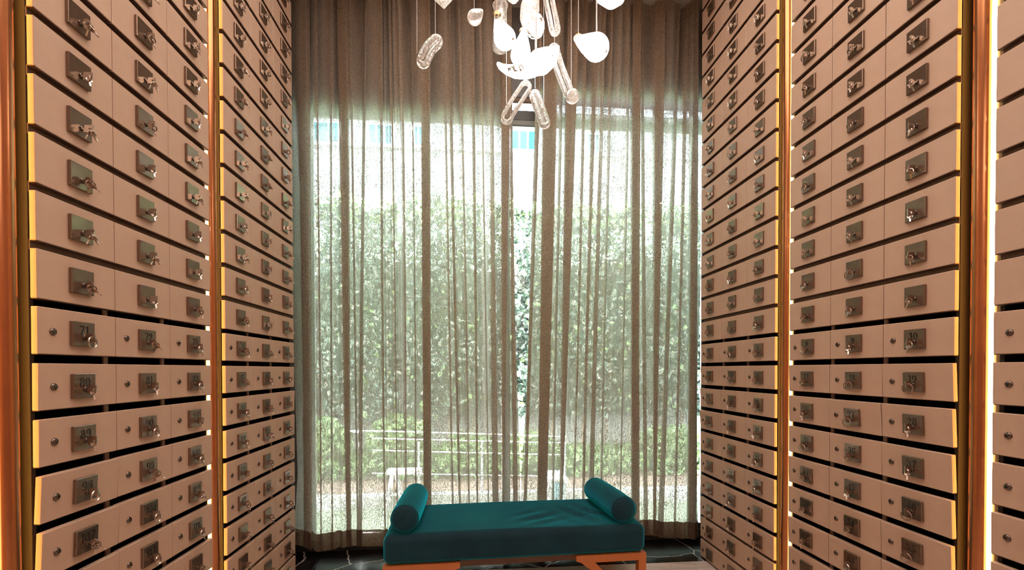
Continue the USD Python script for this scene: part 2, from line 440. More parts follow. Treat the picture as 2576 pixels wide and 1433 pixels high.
def numeral_mesh(c):
    g = digit(c).buffer(0.004).simplify(0.006)
    ms = [trimesh.creation.extrude_polygon(p, 0.0010, engine='earcut') for p in getattr(g, 'geoms', [g]) if p.area > 1e-4]
    m = join(*ms); m.vertices[:, :2] *= 0.030
    R = np.array([[1, 0, 0, 0], [0, 0, -1, 0], [0, 1, 0, 0], [0, 0, 0, 1.0]])      # (x, y, depth) -> x, -depth, z
    return m.apply_transform(R)


NUM = {c: numeral_mesh(c) for c in '0123456789'}

PS, PT, PU0 = 0.080, 0.011, 0.141      # plate size, thickness, centre across the door
PZT = 0.033                            # plate top below the door's top
cam_lock = join(lathe([(0, 0.0066), (0.003, 0.0065), (0.007, 0.0056), (0.0098, 0.0038), (0.0112, 0.0016), (0.0115, 0.0), (0, 0)], 24, 'y'),
                lathe([(0, 0.0082), (0.0040, 0.0080), (0.0044, 0.0060), (0, 0.006)], 16, 'y'))
key_cyl = lathe([(0, 0.0045), (0.0075, 0.0045), (0.0085, 0.0035), (0.0088, 0), (0, 0)], 20, 'y')


def key_blade(drop):
    "a key: bow with a hole, shoulder, notched blade; bow at the origin, blade along +x"
    th = np.linspace(0, 2 * math.pi, 17)[:-1]
    bow = sg.Polygon([(-0.011 + 0.0115 * math.cos(t) * (1.0 if abs(math.cos(t)) > .5 else 1.05), 0.0115 * math.sin(t)) for t in th]).buffer(0.0006)
    if drop:
        bow = sg.box(-0.022, -0.0105, 0.0, 0.0105).buffer(0.002)
    bow = bow.difference(sg.Point(-0.0165, 0).buffer(0.0032))
    blade = sg.Polygon([(-0.002, -0.004), (0.026, -0.004), (0.029, 0), (0.026, 0.0035), (0.023, 0.0022), (0.020, 0.0036), (0.017, 0.002), (0.013, 0.0036), (0.010, 0.0024), (-0.002, 0.004)])
    g = union_all([bow, blade])
    return trimesh.creation.extrude_polygon(g, 0.0022, engine='earcut').apply_translation((0, 0, -0.0011))


def torus(R, r, n=20, k=6):
    th = np.linspace(0, 2 * math.pi, n, endpoint=False)
    return sweep(np.stack([R * np.cos(th), 0 * th, R * np.sin(th)], 1), r, side=(0, 1, 0), n=k, closed=True)


def rot(m, ax, deg, p=(0, 0, 0)):
    return m.copy().apply_transform(trimesh.transformations.rotation_matrix(math.radians(deg), ax, p))


def key_variant(v):
    "parts of a key set, at the lock's mouth; room side is -y"
    main = key_blade(v != 2)
    main = rot(main, [0, 0, 1], 90)                          # blade into the lock (+y), bow towards the room
    main.vertices *= [1.12, 1.0, 1.7]
    main = main.apply_translation((0, -0.004, 0))
    main = rot(main, [0, 1, 0], (82, 96, 76, 90, 104, 86)[v])
    hole = np.array([0, -0.0205, 0])
    R = (0.0190, 0.0100, 0.0120, 0.0150, 0.0105, 0.0135)[v]
    ring = torus(R, 0.0015)
    ring = rot(ring, [0, 0, 1], (8, 40, -30, 0, 60, -20)[v])
    ring = join(ring, ring.copy().apply_translation((0, 0.0020, 0.0004)))
    ring.apply_translation(hole + [0, 0, -R * 0.80])
    out = [('key', main, 'key_nickel'), ('ring', ring, 'ring_steel')]
    low = hole + [0, 0, -R * 1.25]
    for q in range((0, 1, 2, 1, 2, 1)[v]):
        k = key_blade(q == 1); k.vertices *= [0.62, 0.72, 1.2]; k.apply_translation((0.0115, 0, 0))
        k = rot(k, [0, 1, 0], 90 + (22, -48)[q] * (1 if v % 2 else -1)); k = rot(k, [0, 0, 1], (35, 100)[q] + 20 * v)
        k.apply_translation(low + [0.001 * q, 0.002 - 0.005 * q, 0.004])
        out.append(('key', k, 'key_nickel'))
    return out


KEYS = [key_variant(v) for v in range(6)]
KEYROOT = {}


def key_set(v, loc, rotz, label):
    if v not in KEYROOT:
        t = thing('key_ring', label, 'keys', loc, rotz, group='keys hanging in the mailbox locks')
        for n, m, mm in KEYS[v]:
            obj(n, m, mm, t, smooth=35)
        KEYROOT[v] = t
    else:
        t = thing('key_ring', label, 'keys', loc, rotz, group='keys hanging in the mailbox locks')
        t.GetReferences().AddInternalReference(KEYROOT[v].GetPath()); t.SetInstanceable(True)
    return t


TILT = {19: 2.6, 28: 2.8, 37: 2.6, 46: 2.4, 55: 2.2, 98: 2.8, 107: 2.6, 116: 1.8, 27: 4.2, 32: 4.6, 17: 1.6, 26: 1.2, 44: 1.6, 23: 2.6, 14: 1.0, 94: 2.0, 103: 1.2, 62: 1.6, 18: 1.2, 54: 1.4, 125: 1.4}
BAYS = [  # side, Y where the first column starts (as read from the front), first number, name of the bank
    ('L', 1.392, 71, 'near left'), ('L', 2.3545, 74, 'far left'),
    ('R', 3.247, 5, 'far right'), ('R', 2.289, 8, 'near right'), ('R', 1.330, 11, 'nearest right')]
MAILBOX = []


def where(side, y0, u, n, z):
    "world point: u across the wall as seen from the front, n out from the back of the doors towards the room, z up"
    return (XL - T + n, y0 + u, z) if side == 'L' else (XR + T - n, y0 - u, z)


CN = ('left', 'middle', 'right')


def mailbox(side, y0, col, j, num, anchor, simple, bank):
    zt, h = row_top(j), row_height(j); zb = zt - h
    rz = 90 if side == 'L' else -90
    u0 = col * W
    tilt = TILT.get(num, 0) if (num and j >= 1) else 0
    if not tilt:
        tilt = rng.uniform(0, 0.7) if j >= 1 else rng.uniform(0, 0.15)
    shown = num is not None and 1 <= j <= (6 if side == 'L' else 7)
    wall = 'left' if side == 'L' else 'right'
    place = f'{CN[col]} column, {bank} cabinet'
    if simple:
        lab, kl = f'tan mailbox right of the white light strip, level with {anchor}', None
    elif shown:
        lab = f'tan mailbox numbered {num}, {ORD[j]} numbered row, {place}'
        kl = f'keys hanging from mailbox {num}, {ORD[j]} numbered row, {place}'
    elif j <= 0:
        lab = f'tan mailbox with blank shiny plate, {ORD[1 - j]} row above the numbers, {place}'
        kl = f'keys on blank plate, {ORD[1 - j]} row above the numbers, {place}'
    else:
        lab = f'tan mailbox with dim plate, {ORD[j]} row under the numbers\' top, {place}'
        kl = f'keys in a low lock, {ORD[j]} slotted row down, {place}'
        lab = f'tan mailbox with dim plate, {ORD[j]} slotted row down, {place}'
    t = thing('mailbox', lab, 'mailbox', where(side, y0, u0, 0, zb), rz, tilt, group='mailboxes along the walls')
    g = 0.0015
    obj('door', cham((g, -T, 0.0008), (W - g, 0, h), 0.0018), 'door_laminate', t)
    obj('underside_shade', cham((g + 0.001, -T + 0.0022, -0.0012), (W - g - 0.001, -0.0005, 0.0008), 0.0004), 'shade_brown', t, label='dark brown strip standing in for shade under the door')  # thin dark strip that paints the underside of the door as shaded
    pz = h - PZT - PS
    pl = obj('number_plate' if shown else 'lock_plate', cham((PU0 - PS / 2, -T - PT, pz), (PU0 + PS / 2, -T, pz + PS), 0.0015), 'plate_bronze', t)
    if shown:
        s = str(num); wd = {'1': 0.0155}; tot = sum(wd.get(c, 0.0205) for c in s); x = PU0 - tot / 2 + 0.001
        for c in s:
            m = NUM[c].copy(); m.apply_translation((x - (0.0015 if c == '1' else 0), -T - PT + 0.0005, pz + PS - 0.013 - 0.030))
            obj('numeral', m, 'numeral_black', pl); x += wd.get(c, 0.0205)
    kz = pz + 0.0285
    cyl = key_cyl.copy(); cyl.apply_translation((PU0 + 0.002, -T - PT, kz)); obj('key_cylinder', cyl, 'lock_metal', t, smooth=35)
    if j >= 1:
        cl = cam_lock.copy(); cl.apply_translation((0.047, -T, h - 0.0725)); obj('cam_lock', cl, 'lock_metal', t, smooth=50)
    if kl and not (j == 10 and side == 'R' and col == 0):
        n = T + PT + kz * math.sin(math.radians(tilt)) + 0.0045
        v = KEYPICK.get(num, rng.choice([0, 1, 2, 2, 3, 4, 4, 5, 5, 1]))
        key_set(v, where(side, y0, u0 + PU0 + 0.002, n, zb + kz), rz, kl)


KEYPICK = {98: 0, 90: 0, 19: 0, 27: 0, 35: 0, 6: 0, 10: 3, 43: 0, 82: 3, 73: 3}
for bi, (side, y0, n0, bank) in enumerate(BAYS):
    simple = n0 == 11
    for col in range(1 if simple else 3):
        for j in range(10, -22, -1):
            zb = row_top(j) - row_height(j)
            ys = [seen(where(side, y0, (col + q) * W, T, zb + dz)) for q in (0.02, 0.98) for dz in (0, row_height(j))]
            xs_, yy = [p[0] for p in ys], [p[1] for p in ys]
            if max(yy) < -4 or min(yy) > 1437 or min(xs_) > 2576:
                continue
            num = n0 + col + 9 * (j - 1) if j >= 1 else None
            if simple:
                k = 10 + 9 * (j - 1)
                anchor = f'the {ORD[j]} slotted row' if j >= 1 else f'the {ORD[1 - j]} row above the numbers'
            else:
                anchor = n0 + col if j <= 0 else n0 + col + 9 * (5 if side == 'L' else 6)
            mailbox(side, y0, col, j, num, anchor, simple, bank)

# cabinets that carry them: sides, back, posts between the columns, rails in the closed joints
for side, y0, n0, bank in BAYS:
    cols = 1 if n0 == 11 else 3
    L = cols * W
    lab = {71: 'dark mailbox cabinet on the left wall nearest the camera', 74: 'dark mailbox cabinet on the left wall beside the curtain', 5: 'dark mailbox cabinet on the right wall beside the curtain',
           8: 'dark mailbox cabinet on the right wall between the two copper posts', 11: 'dark mailbox cabinet right of the white light strip'}[n0]
    c = thing('mailbox_cabinet', lab, 'cabinet', where(side, y0, 0, 0, 0), 90 if side == 'L' else -90)
    D = 0.36; ztop = CEIL - 0.02
    y_ = 0.0006
    obj('back_panel', box((0.014, D - 0.012, 0.006), (L - 0.014, D, ztop)), 'slot_black', c)
    for x in (0.002, L - 0.016):
        obj('side_panel', cham((x, y_ + 0.003, 0.004), (x + 0.014, D, ztop), 0.001), 'carcass_dark', c)
    for k in range(1, cols):
        obj('divider', cham((k * W - 0.009 - 0.012, y_ + 0.004, 0.006), (k * W + 0.009 - 0.012, y_ + 0.012, ztop), 0.001), 'divider_brown', c)
    obj('kickplate', box((0.0, y_, 0.0), (L, y_ + 0.012, 0.010)), 'carcass_dark', c)
    for j in [9, 10] + list(range(0, -16, -1)):
        zt = row_top(j); zl = row_top(j - 1) - row_height(j - 1)
        obj('rail', cham((0.004, y_ + 0.0, zt - 0.004), (L - 0.004, y_ + 0.018, zl + 0.004), 0.0008), 'rail_brown', c)
    for j in range(1, 9):
        zl = row_top(j - 1) - row_height(j - 1)
        obj('shelf', box((0.016, y_ + 0.002, zl + 0.001), (L - 0.016, D - 0.012, zl + 0.007)), 'carcass_dark', c)

# recesses between the banks: bronze back panel, copper post, light strip
RECESS = [('L', 2.2329, 2.3545, 'between the two left mailbox cabinets'), ('L', 1.2736, 1.392, 'at the left end nearest the camera'),
          ('R', 2.289, 2.4062, 'between the two right mailbox cabinets'), ('R', 1.330, 1.448, 'right of the near right mailbox cabinet')]
for k, (side, ya, yb, text) in enumerate(RECESS):
    sg_ = -1 if side == 'L' else 1
    xf = XL if side == 'L' else XR

    def bxs(d0, d1, a, b, z0=0.0, z1_=CEIL - 0.01):
        x = sorted((xf + sg_ * d0, xf + sg_ * d1))
        return cham((x[0], a, z0), (x[1], b, z1_), 0.001)
    obj('trim_%d' % (3 + k), bxs(0.058, 0.07, ya + 0.002, yb - 0.002), 'recess_bronze', kind='structure')
    r, yp = 0.0262, ya + 0.0615
    prof = [(r * math.cos(t), r * math.sin(t)) for t in np.linspace(0, 2 * math.pi, 41)[:-1]]
    post = trimesh.creation.extrude_polygon(sg.Polygon(prof), CEIL - 0.02, engine='earcut')
    post.apply_translation((xf + sg_ * (r + 0.006), yp, 0.005))
    t = thing('copper_post', f'polished copper post {text}', 'post')
    obj('shaft', post, 'post_copper', t, smooth=30)
    obj('foot_plate', bxs(0.006, 0.056, yp - 0.025, yp + 0.025, 0.0, 0.005), 'cap_bronze', t)
    t = thing('light_strip', f'vertical warm LED light strip {text}', 'light')
    obj('housing', bxs(0.0342, 0.048, ya + 0.003, ya + 0.0342), 'cap_bronze', t)
    obj('diffuser', bxs(0.027, 0.0340, ya + 0.0205, ya + 0.0338), 'led_warm', t, label='glowing white diffuser')
    obj('edge_housing', bxs(0.0385, 0.0400, yp + r + 0.0008, yp + r + 0.0098), 'carcass_dark', t)
    obj('edge_diffuser', bxs(0.030, 0.038, yp + r + 0.0012, yp + r + 0.0052), 'led_amber', t, label='amber diffuser hidden behind the post')

# ------------------------------------------------------------------ sheer curtains
YC = 3.44


def curtain(label, left, right, folds, seed):
    """left, right: edge of the panel as (height in the picture, x) pairs; folds: (x high up, x low down, width high, width low), read off the photograph"""
    NZ = 74
    zs = np.concatenate([[0.035], np.linspace(0.06, 4.46, NZ - 1)])
    rg = np.random.default_rng(seed)
    cols = []
    ph = rg.uniform(0, 6.28, len(folds)); am = rg.uniform(0.4, 1.2, len(folds)); cyc = rg.choice([1, 1, 2], len(folds) + 1); bul = rg.uniform(0.010, 0.026, len(folds) + 1) * rg.choice([-1, 1], len(folds) + 1)
    for z in zs:
        py = seen((0.23, YC, z))[1]
        X = lambda px: at(px, py, YC)[0]
        pxl = np.interp(py, *zip(*left)); pxr = np.interp(py, *zip(*right))
        pts = []
        t = np.clip((py - 150) / 1150, -0.3, 1.1)
        start = (X(pxl), YC + 0.012)
        F = [(X(a + (b - a) * t + 2.2 * am[i] * math.sin(3.1 * t + ph[i])), max(0.004, (w0 + (w1 - w0) * np.clip(t, 0, 1)) * YC / FPX)) for i, (a, b, w0, w1) in enumerate(folds)]
        amp = 0.052 - 0.029 * float(np.clip(t * 1.6, 0, 1))
        x0, y0 = start
        for i in range(len(F) + 1):
            last = i == len(F)
            am_ = 0.0 if last else amp * float(np.clip(F[i][1] / 0.035, 0.30, 1.0))
            xe, ye = (X(pxr), YC) if last else (F[i][0] + F[i][1] / 2, YC - am_)
            s = np.linspace(0, 1, 19)
            up = np.clip((0.30 - t) / 0.35, 0, 1)
            yy = y0 + (ye - y0) * (0.5 - 0.5 * np.cos(math.pi * s)) + bul[i] * (1.05 - 0.40 * np.clip((t + 0.1) * 2.2, 0, 1)) * np.sin(2 * math.pi * s * cyc[i]) + (0.045 if i % 2 else -0.040) * up * np.sin(math.pi * s) ** 2
            pts += list(zip(x0 + (xe - x0) * s, yy))
            if last:
                break
            c, w = F[i]
            reps = 2 if max(folds[i][2:]) > 14 else 1
            r = am_ * 0.5 / reps
            for q_ in range(reps):
                yq = YC - am_ + q_ * 4 * r
                if q_:
                    for a_ in np.linspace(0.1, 0.9, 5):
                        pts.append((c - w / 2 + w * a_, yq - r + r * a_))
                for a_ in np.linspace(-60, 60, 5):                # first turn, at the fold's right edge
                    pts.append((c + w / 2 + 0.25 * r * math.cos(math.radians(a_)), yq + r * 0.5 + r * 0.5 * math.sin(math.radians(a_))))
                for a_ in np.linspace(0.1, 0.9, 5):
                    pts.append((c + w / 2 - w * a_, yq + r + r * a_))
                for a_ in np.linspace(-60, 60, 5):                # second turn, at its left edge
                    pts.append((c - w / 2 - 0.25 * r * math.cos(math.radians(a_)), yq + 2 * r + r * 0.5 + r * 0.5 * math.sin(math.radians(a_))))
            x0, y0 = c - w / 2, YC + am_ * 0.6
        cols.append(pts)
    P = np.array(cols)                                        # rows (z) x samples x 2
    V = np.concatenate([P, np.broadcast_to(zs[:, None, None], P.shape[:2] + (1,))], -1)
    # crinkles, and a hem that rises and falls with the folds
    q = V.reshape(-1, 3)
    c1 = meshkit.fbm(q * [9, 9, 26] + seed, 3, seed) - 0.5
    low = np.clip((2.4 - q[:, 2]) / 2.2, 0, 1)
    q[:, 1] += 0.007 * c1 * (0.35 + low)
    lift = 0.035 + 0.03 * (meshkit.noise(np.stack([q[:, 0] * 5, 0 * q[:, 0], 0 * q[:, 0]], 1) + seed, seed + 3)) * 2
    q[:, 2] += lift * np.clip(1 - q[:, 2] / 0.6, 0, 1)
    V = q.reshape(V.shape)

    def grid(G):
        n, m = G.shape[:2]; idx = np.arange(n * m).reshape(n, m)
        f = np.stack([idx[:-1, :-1], idx[:-1, 1:], idx[1:, 1:], idx[1:, :-1]], -1).reshape(-1, 4)
        return G.reshape(-1, 3), f
    t = thing('curtain', label, 'curtain')
    obj('sheer_panel', grid(V), 'curtain_sheer', t, smooth=True)
    k = int(np.searchsorted(zs, 0.165))
    hem = V[:k + 1].copy(); hem[..., 1] -= 0.003
    obj('hem', grid(hem), 'curtain_hem', t, smooth=True, label='opaque brown doubled hem along the floor')
    return t


curtain('left sheer brown curtain hanging in folds from the left cabinet to the gap', [(0, 729), (700, 731), (1000, 741), (1180, 747), (1300, 740), (1420, 738)], [(0, 1287), (300, 1289), (700, 1293), (1000, 1302), (1200, 1308), (1433, 1312)],
        [(768, 775, 20, 16), (800, 806, 4, 4), (834, 836, 5, 4), (862, 880, 22, 10), (882, 900, 5, 4), (917, 908, 6, 9), (958, 970, 6, 4), (984, 1000, 4, 3), (1010, 1022, 6, 4), (1036, 1046, 3, 3), (1072, 1075, 20, 18), (1115, 1142, 4, 4), (1131, 1158, 6, 5),
         (1159, 1180, 4, 4), (1190, 1200, 6, 4), (1212, 1228, 3, 3), (1235, 1248, 5, 14), (1274, 1266, 20, 4), (1286, 1296, 3, 10)], 5)
curtain('right sheer brown curtain hanging in folds from the gap to the right cabinet', [(0, 1348), (300, 1348), (600, 1341), (1000, 1325), (1200, 1312), (1433, 1309)], [(0, 1776), (600, 1770), (740, 1761), (900, 1755), (1100, 1752), (1433, 1757)],
        [(1354, 1322, 8, 6), (1384, 1362, 32, 22), (1411, 1392, 5, 4), (1440, 1408, 24, 6), (1472, 1440, 5, 3), (1494, 1468, 6, 5), (1517, 1486, 4, 10), (1535, 1512, 4, 4), (1579, 1560, 4, 3), (1598, 1598, 16, 18), (1613, 1625, 4, 8), (1654, 1648, 20, 6),
         (1699, 1664, 5, 10), (1722, 1700, 5, 4), (1746, 1738, 10, 20)], 8)

# ------------------------------------------------------------------ bench with two bolsters
ZT = 0.48
fl_, fr_ = floor_at(961, 1351, ZT), floor_at(1627, 1320, ZT)
BL = float(np.linalg.norm((fr_ - fl_)[:2])); BA = math.atan2(fr_[1] - fl_[1], fr_[0] - fl_[0]); BD = 0.62
ux, uy = np.array([math.cos(BA), math.sin(BA), 0]), np.array([-math.sin(BA), math.cos(BA), 0])
bc = (fl_ + fr_) / 2 + uy * BD / 2
bench = thing('bench', 'teal velvet daybed bench on a copper base in front of the curtains', 'bench', (bc[0], bc[1], 0), math.degrees(BA))
ZC = 0.302
cu = rounded_box(BL, BD, ZT - ZC, 0.046, 10, 46)
v = cu.vertices
topw = np.clip((v[:, 2] - (ZT - ZC) / 2 + 0.03) / 0.03, 0, 1)
v[:, 2] += topw * 0.006 * (1 - (2 * v[:, 0] / BL) ** 2)
dx, dy = v[:, 0] - 0.32, v[:, 1] + 0.06
v[:, 2] -= topw * 0.016 * np.exp(-(dx / 0.24) ** 2 - (dy / 0.17) ** 2)
ang = 46 * dx + 20 * dy + 5 * (meshkit.fbm(v * [7, 7, 0] + 3, 3, 2) - 0.5)
v[:, 2] += topw * 0.0075 * np.sin(ang) * np.exp(-((v[:, 0] - 0.52) / 0.17) ** 2 - ((v[:, 1] + 0.02) / 0.2) ** 2)
v[:, 2] += topw * 0.0085 * np.sin(30 * dx - 44 * dy + 2) * np.exp(-((v[:, 0] - 0.16) / 0.13) ** 2 - ((v[:, 1] + 0.08) / 0.12) ** 2)
frontw = np.clip((-v[:, 1] - BD / 2 + 0.02) / 0.02, 0, 1)
v[:, 1] -= frontw * 0.006 * (meshkit.fbm(v * [5, 5, 8] + 1, 3, 5) - 0.5)
cu.vertices = v; cu.apply_translation((0, 0, (ZT + ZC) / 2))
obj('cushion', cu, 'velvet_teal', bench, smooth=True, label='teal velvet cushion with creases at its right end')
FZ = ZC - 0.045
obj('beam', cham((-BL / 2 + 0.30, -BD / 2 + 0.05, FZ), (BL / 2 - 0.30, BD / 2 - 0.05, ZC - 0.0005), 0.002), 'bench_walnut', bench, label='dark brown recessed beam')
for s in (-1, 1):
    xo, xi = BL / 2 - 0.002, BL / 2 - 0.46            # outer end, inner end of the top rail
    ring = sg.Polygon([(xi, ZC - 0.0005), (xo, ZC - 0.0005), (xo, 0.0), (xi + 0.36, 0.0), (xi + 0.03, FZ + 0.002), (xi, FZ + 0.012)]).difference(sg.Polygon([(xi + 0.118, FZ), (xo - 0.05, FZ), (xo - 0.05, 0.045), (xi + 0.335, 0.045)]))
    m = trimesh.creation.extrude_polygon(ring, 0.05, engine='earcut')
    R = np.array([[1, 0, 0, 0], [0, 0, -1, 0], [0, 1, 0, 0], [0, 0, 0, 1.0]])
    for y in (-BD / 2 + 0.052, BD / 2 - 0.002):
        q = m.copy().apply_transform(R); q.apply_translation((0, y, 0))
        if s < 0:
            q.vertices[:, 0] *= -1; q.invert()
        obj('leg_frame', q, 'bench_copper', bench)

BR, BLEN = 0.088, 0.56
prof = [(0, BLEN / 2 + 0.010), (0.02, BLEN / 2 + 0.009), (0.05, BLEN / 2 + 0.002), (0.070, BLEN / 2 - 0.010), (0.082, BLEN / 2 - 0.027), (BR, BLEN / 2 - 0.055)]
prof = prof + [(BR + 0.002, 0.0)] + [(r, -z) for r, z in prof[::-1]]
for s, text in ((-1, 'left'), (1, 'right')):
    cx, tw = s * (BL / 2 - (0.135 if s < 0 else 0.150)), (-2.0 if s < 0 else 4.0)
    loc = bc + ux * cx - uy * 0.012
    b = thing('bolster', f'teal velvet bolster cushion lying on the {text} end of the bench', 'cushion', (loc[0], loc[1], ZT + 0.0055), math.degrees(BA) + tw)
    m = lathe(catmull(prof, 4), 40, 'y')
    v = m.vertices
    th = np.arctan2(v[:, 2], v[:, 0]); rr = np.hypot(v[:, 0], v[:, 2])
    end = np.clip((np.abs(v[:, 1]) - BLEN / 2 + 0.03) / 0.03, 0, 1)
    v[:, 1] += np.sign(v[:, 1]) * end * 0.0018 * np.sin(11 * th + 2 * np.sin(3 * th)) * np.clip(rr / 0.06, 0, 1)
    k = 1 + 0.03 * (meshkit.fbm(v * 9 + s * 3, 3, 4) - 0.5)
    v[:, 0] *= k; v[:, 2] *= k
    v[:, 2] = np.maximum(v[:, 2], -BR + 0.006)
    m.vertices = v; m.apply_translation((0, 0, BR - 0.006))
    obj('cover', m, 'velvet_teal', b, smooth=40)
    for e in (-1, 1):
        bt = trimesh.creation.icosphere(2, 0.009); bt.vertices *= [1, 0.4, 1]; bt.apply_translation((0, e * (BLEN / 2 + 0.009), BR - 0.006)); obj('button', bt, 'velvet_teal', b, smooth=True)

# ------------------------------------------------------------------ glass pendants
PTOP = CEIL - 0.005


def pendant(label, Y, parts, wires, lit=False):
    """parts: meshes of the glass; wires: (px, py, thickness) where a wire ends on the glass"""
    c = join(*parts).bounds.mean(0)
    t = thing('glass_pendant', label, 'pendant light' if lit else 'glass pendant', (c[0], c[1], c[2]))
    for m in parts:
        q = m.copy(); q.apply_translation(-c)
        obj('glass_body', q, 'glass_lit' if lit else 'glass_clear', t, smooth=50)
    for px, py, w in wires:
        e = at(px, py, Y) - c
        rod = trimesh.creation.cylinder(radius=w, height=PTOP - (e + c)[2], sections=8); rod.apply_translation((e[0], e[1], (PTOP - c[2] + e[2]) / 2))
        obj('suspension_wire', rod, 'white_paint' if w > 0.002 else 'wire_steel', t)
        if lit:
            cap = lathe([(0, 0.014), (0.003, 0.014), (0.005, 0.006), (0.016, 0.0015), (0.017, -0.002), (0, -0.002)], 16); cap.apply_translation(e); obj('cap', cap, 'cap_bronze', t, smooth=40)
    return t


def lump(chain, Y, flat=0.85):
    "a rounded lump of glass: spheres along picture points (px, py, radius in pixels), each hulled to the next, flattened in depth"
    sc = Y / FPX; out = None; base = trimesh.creation.icosphere(3, 1.0)
    S = [base.vertices * [r * sc, r * sc * flat, r * sc] + at(x, y, Y) for x, y, r in chain]
    for p, q in zip(S[:-1], S[1:]):
        h = manifold3d.Manifold.hull_points(np.vstack([p, q]))
        out = h if out is None else out + h
    m = out.to_mesh(); t = trimesh.Trimesh(m.vert_properties[:, :3], m.tri_verts, process=True)
    t = t.subdivide_to_size(0.006); t.merge_vertices()
    trimesh.smoothing.filter_taubin(t, lamb=0.5, nu=0.52, iterations=14)
    return t


def loop(pts, Y, wpx, depth, n=7):
    "a band of glass bent into a closed loop in the picture's plane, broad in depth"
    P = catmull([at(x, y, Y) for x, y in pts], n, closed=True)
    return sweep(P, wpx / 2 * Y / FPX, depth, (0, 1, 0.15), n=12, closed=True)


wt = 0.00085


def slit(axis, off, wall, Y, depth=0.016):
    "a long loop of glass whose two walls run side by side along a bent axis"
    A = catmull(np.array(axis, float), 5); T = np.gradient(A, axis=0); T /= np.linalg.norm(T, axis=1, keepdims=True)
    N = np.stack([-T[:, 1], T[:, 0]], 1)
    th = np.radians([45, 90, 135])
    cap1 = [A[-1] + off * (N[-1] * math.cos(t) + T[-1] * math.sin(t)) for t in th]
    cap0 = [A[0] - off * (N[0] * math.cos(t) + T[0] * math.sin(t)) for t in th]
    pts = list(A[::2] + off * N[::2]) + cap1 + list((A - off * N)[::-2]) + cap0
    return loop(pts, Y, wall, depth, 4)


pendant('clear flattened glass loop hanging alone at the far left of the cluster', 1.70, [slit([(1065, 154), (1070, 141), (1081, 121), (1097, 105)], 10, 15, 1.70)], [(1049, 134, wt), (1095, 90, wt)])
pendant('clear square glass slab pointing downward at the top left of the cluster', 1.78, [cham((-0.035, -0.006, -0.035), (0.035, 0.006, 0.035), 0.003).apply_transform(trimesh.transformations.rotation_matrix(math.radians(42), [0, 1, 0])).apply_translation(at(1115, -9, 1.78))], [(1112, -26, wt)])
pendant('small clear bean-shaped glass drop left of the lit pendants', 1.72, [lump([(1194, 44, 18), (1203, 36, 12), (1210, 29, 6)], 1.72)], [(1193, 28, wt)])
pendant('clear cylindrical glass vase behind the left glowing teardrop', 1.92, [lathe([(0.0, 0), (0.033, 0.0), (0.035, 0.012), (0.034, 0.07), (0.029, 0.14), (0.027, 0.165), (0.035, 0.192), (0.032, 0.192), (0.024, 0.165), (0.026, 0.03), (0, 0.01)], 24).apply_translation(at(1259, 124, 1.92))],
        [(1249, 18, wt), (1258, 18, wt), (1264, 18, wt)])
pendant('glowing glass teardrop with a thin top, left of the cluster centre', 1.70, [lump([(1249, 39, 5), (1254, 58, 11), (1262, 78, 20), (1270, 96, 27.5)], 1.70)], [(1250, 36, wt)], True)
pendant('small clear glass lump at the very top of the cluster', 1.8, [lump([(1282, -4, 7), (1292, -3, 11), (1302, -7, 7)], 1.8)], [(1290, -12, wt)])
pendant('clear mitten-shaped glass with a curled tail above the glowing ball', 1.56, [lump([(1337, -4, 20), (1333, 22, 24), (1324, 46, 16), (1321, 60, 9), (1326, 68, 5), (1335, 58, 4.5), (1342, 48, 4)], 1.56, 0.6)], [(1338, -16, wt)])
pendant('round glowing glass ball behind the curled tail of the mitten', 1.86, [lathe([(0, 0.045), (0.012, 0.044), (0.030, 0.034), (0.040, 0.014), (0.041, -0.008), (0.032, -0.032), (0.014, -0.045), (0, -0.046)], 28).apply_translation(at(1346, 66, 1.86))], [(1352, 42, 0.0012)], True)
pendant('glowing glass teardrop directly behind the crescent pendant', 1.80, [lump([(1317, 82, 7), (1315, 104, 15), (1311, 126, 23), (1310, 140, 25.5)], 1.80)], [(1316, 76, wt)], True)
pendant('glowing crescent-shaped glass pendant across the middle of the cluster', 1.64, [lump([(1254, 161, 5), (1262, 169, 8), (1278, 176, 12), (1298, 180, 16), (1322, 179, 18.5), (1340, 175, 18)], 1.64), lump([(1340, 164, 24), (1360, 156, 30), (1378, 146, 25), (1392, 132, 14), (1403, 119, 5)], 1.64)],
        [(1325, 158, 0.0012), (1349, 132, 0.003)], True)
pendant('long clear glass loop pointing down at the top right of centre', 1.78, [slit([(1374, -40), (1381, 0), (1390, 44), (1396, 76)], 8, 12, 1.78)], [(1395, 84, wt), (1368, -44, wt)])
pendant('long clear glass loop slanting down to the right, beside the round disc', 1.72, [slit([(1393, 124), (1401, 152), (1411, 182), (1423, 212), (1430, 232)], 8, 12, 1.72)], [(1395, 114, wt)])
pendant('clear round glass disc at the foot of the right long loop', 1.66, [sweep(np.array([at(1440, 242, 1.66 + q) for q in (-0.031, -0.030, -0.027, -0.021, -0.01, 0.0, 0.01, 0.021, 0.027, 0.030, 0.031)]), np.array([0.4, 8, 13, 16, 17, 17.5, 17, 16, 13, 8, 0.4]) * 1.66 / FPX, None, (1, 0, 0), 24)], [(1437, 228, wt)])
pendant('clear open glass loop leaning left, lowest of the cluster', 1.77, [slit([(1275, 296), (1283, 280), (1300, 252), (1316, 228), (1322, 219)], 11, 10, 1.77)], [(1346, 222, wt), (1274, 288, wt)])
pendant('clear closed glass loop leaning right, lowest of the cluster', 1.72, [slit([(1346, 240), (1354, 264), (1364, 292), (1370, 309)], 7.5, 14, 1.72)], [(1368, 300, wt)])
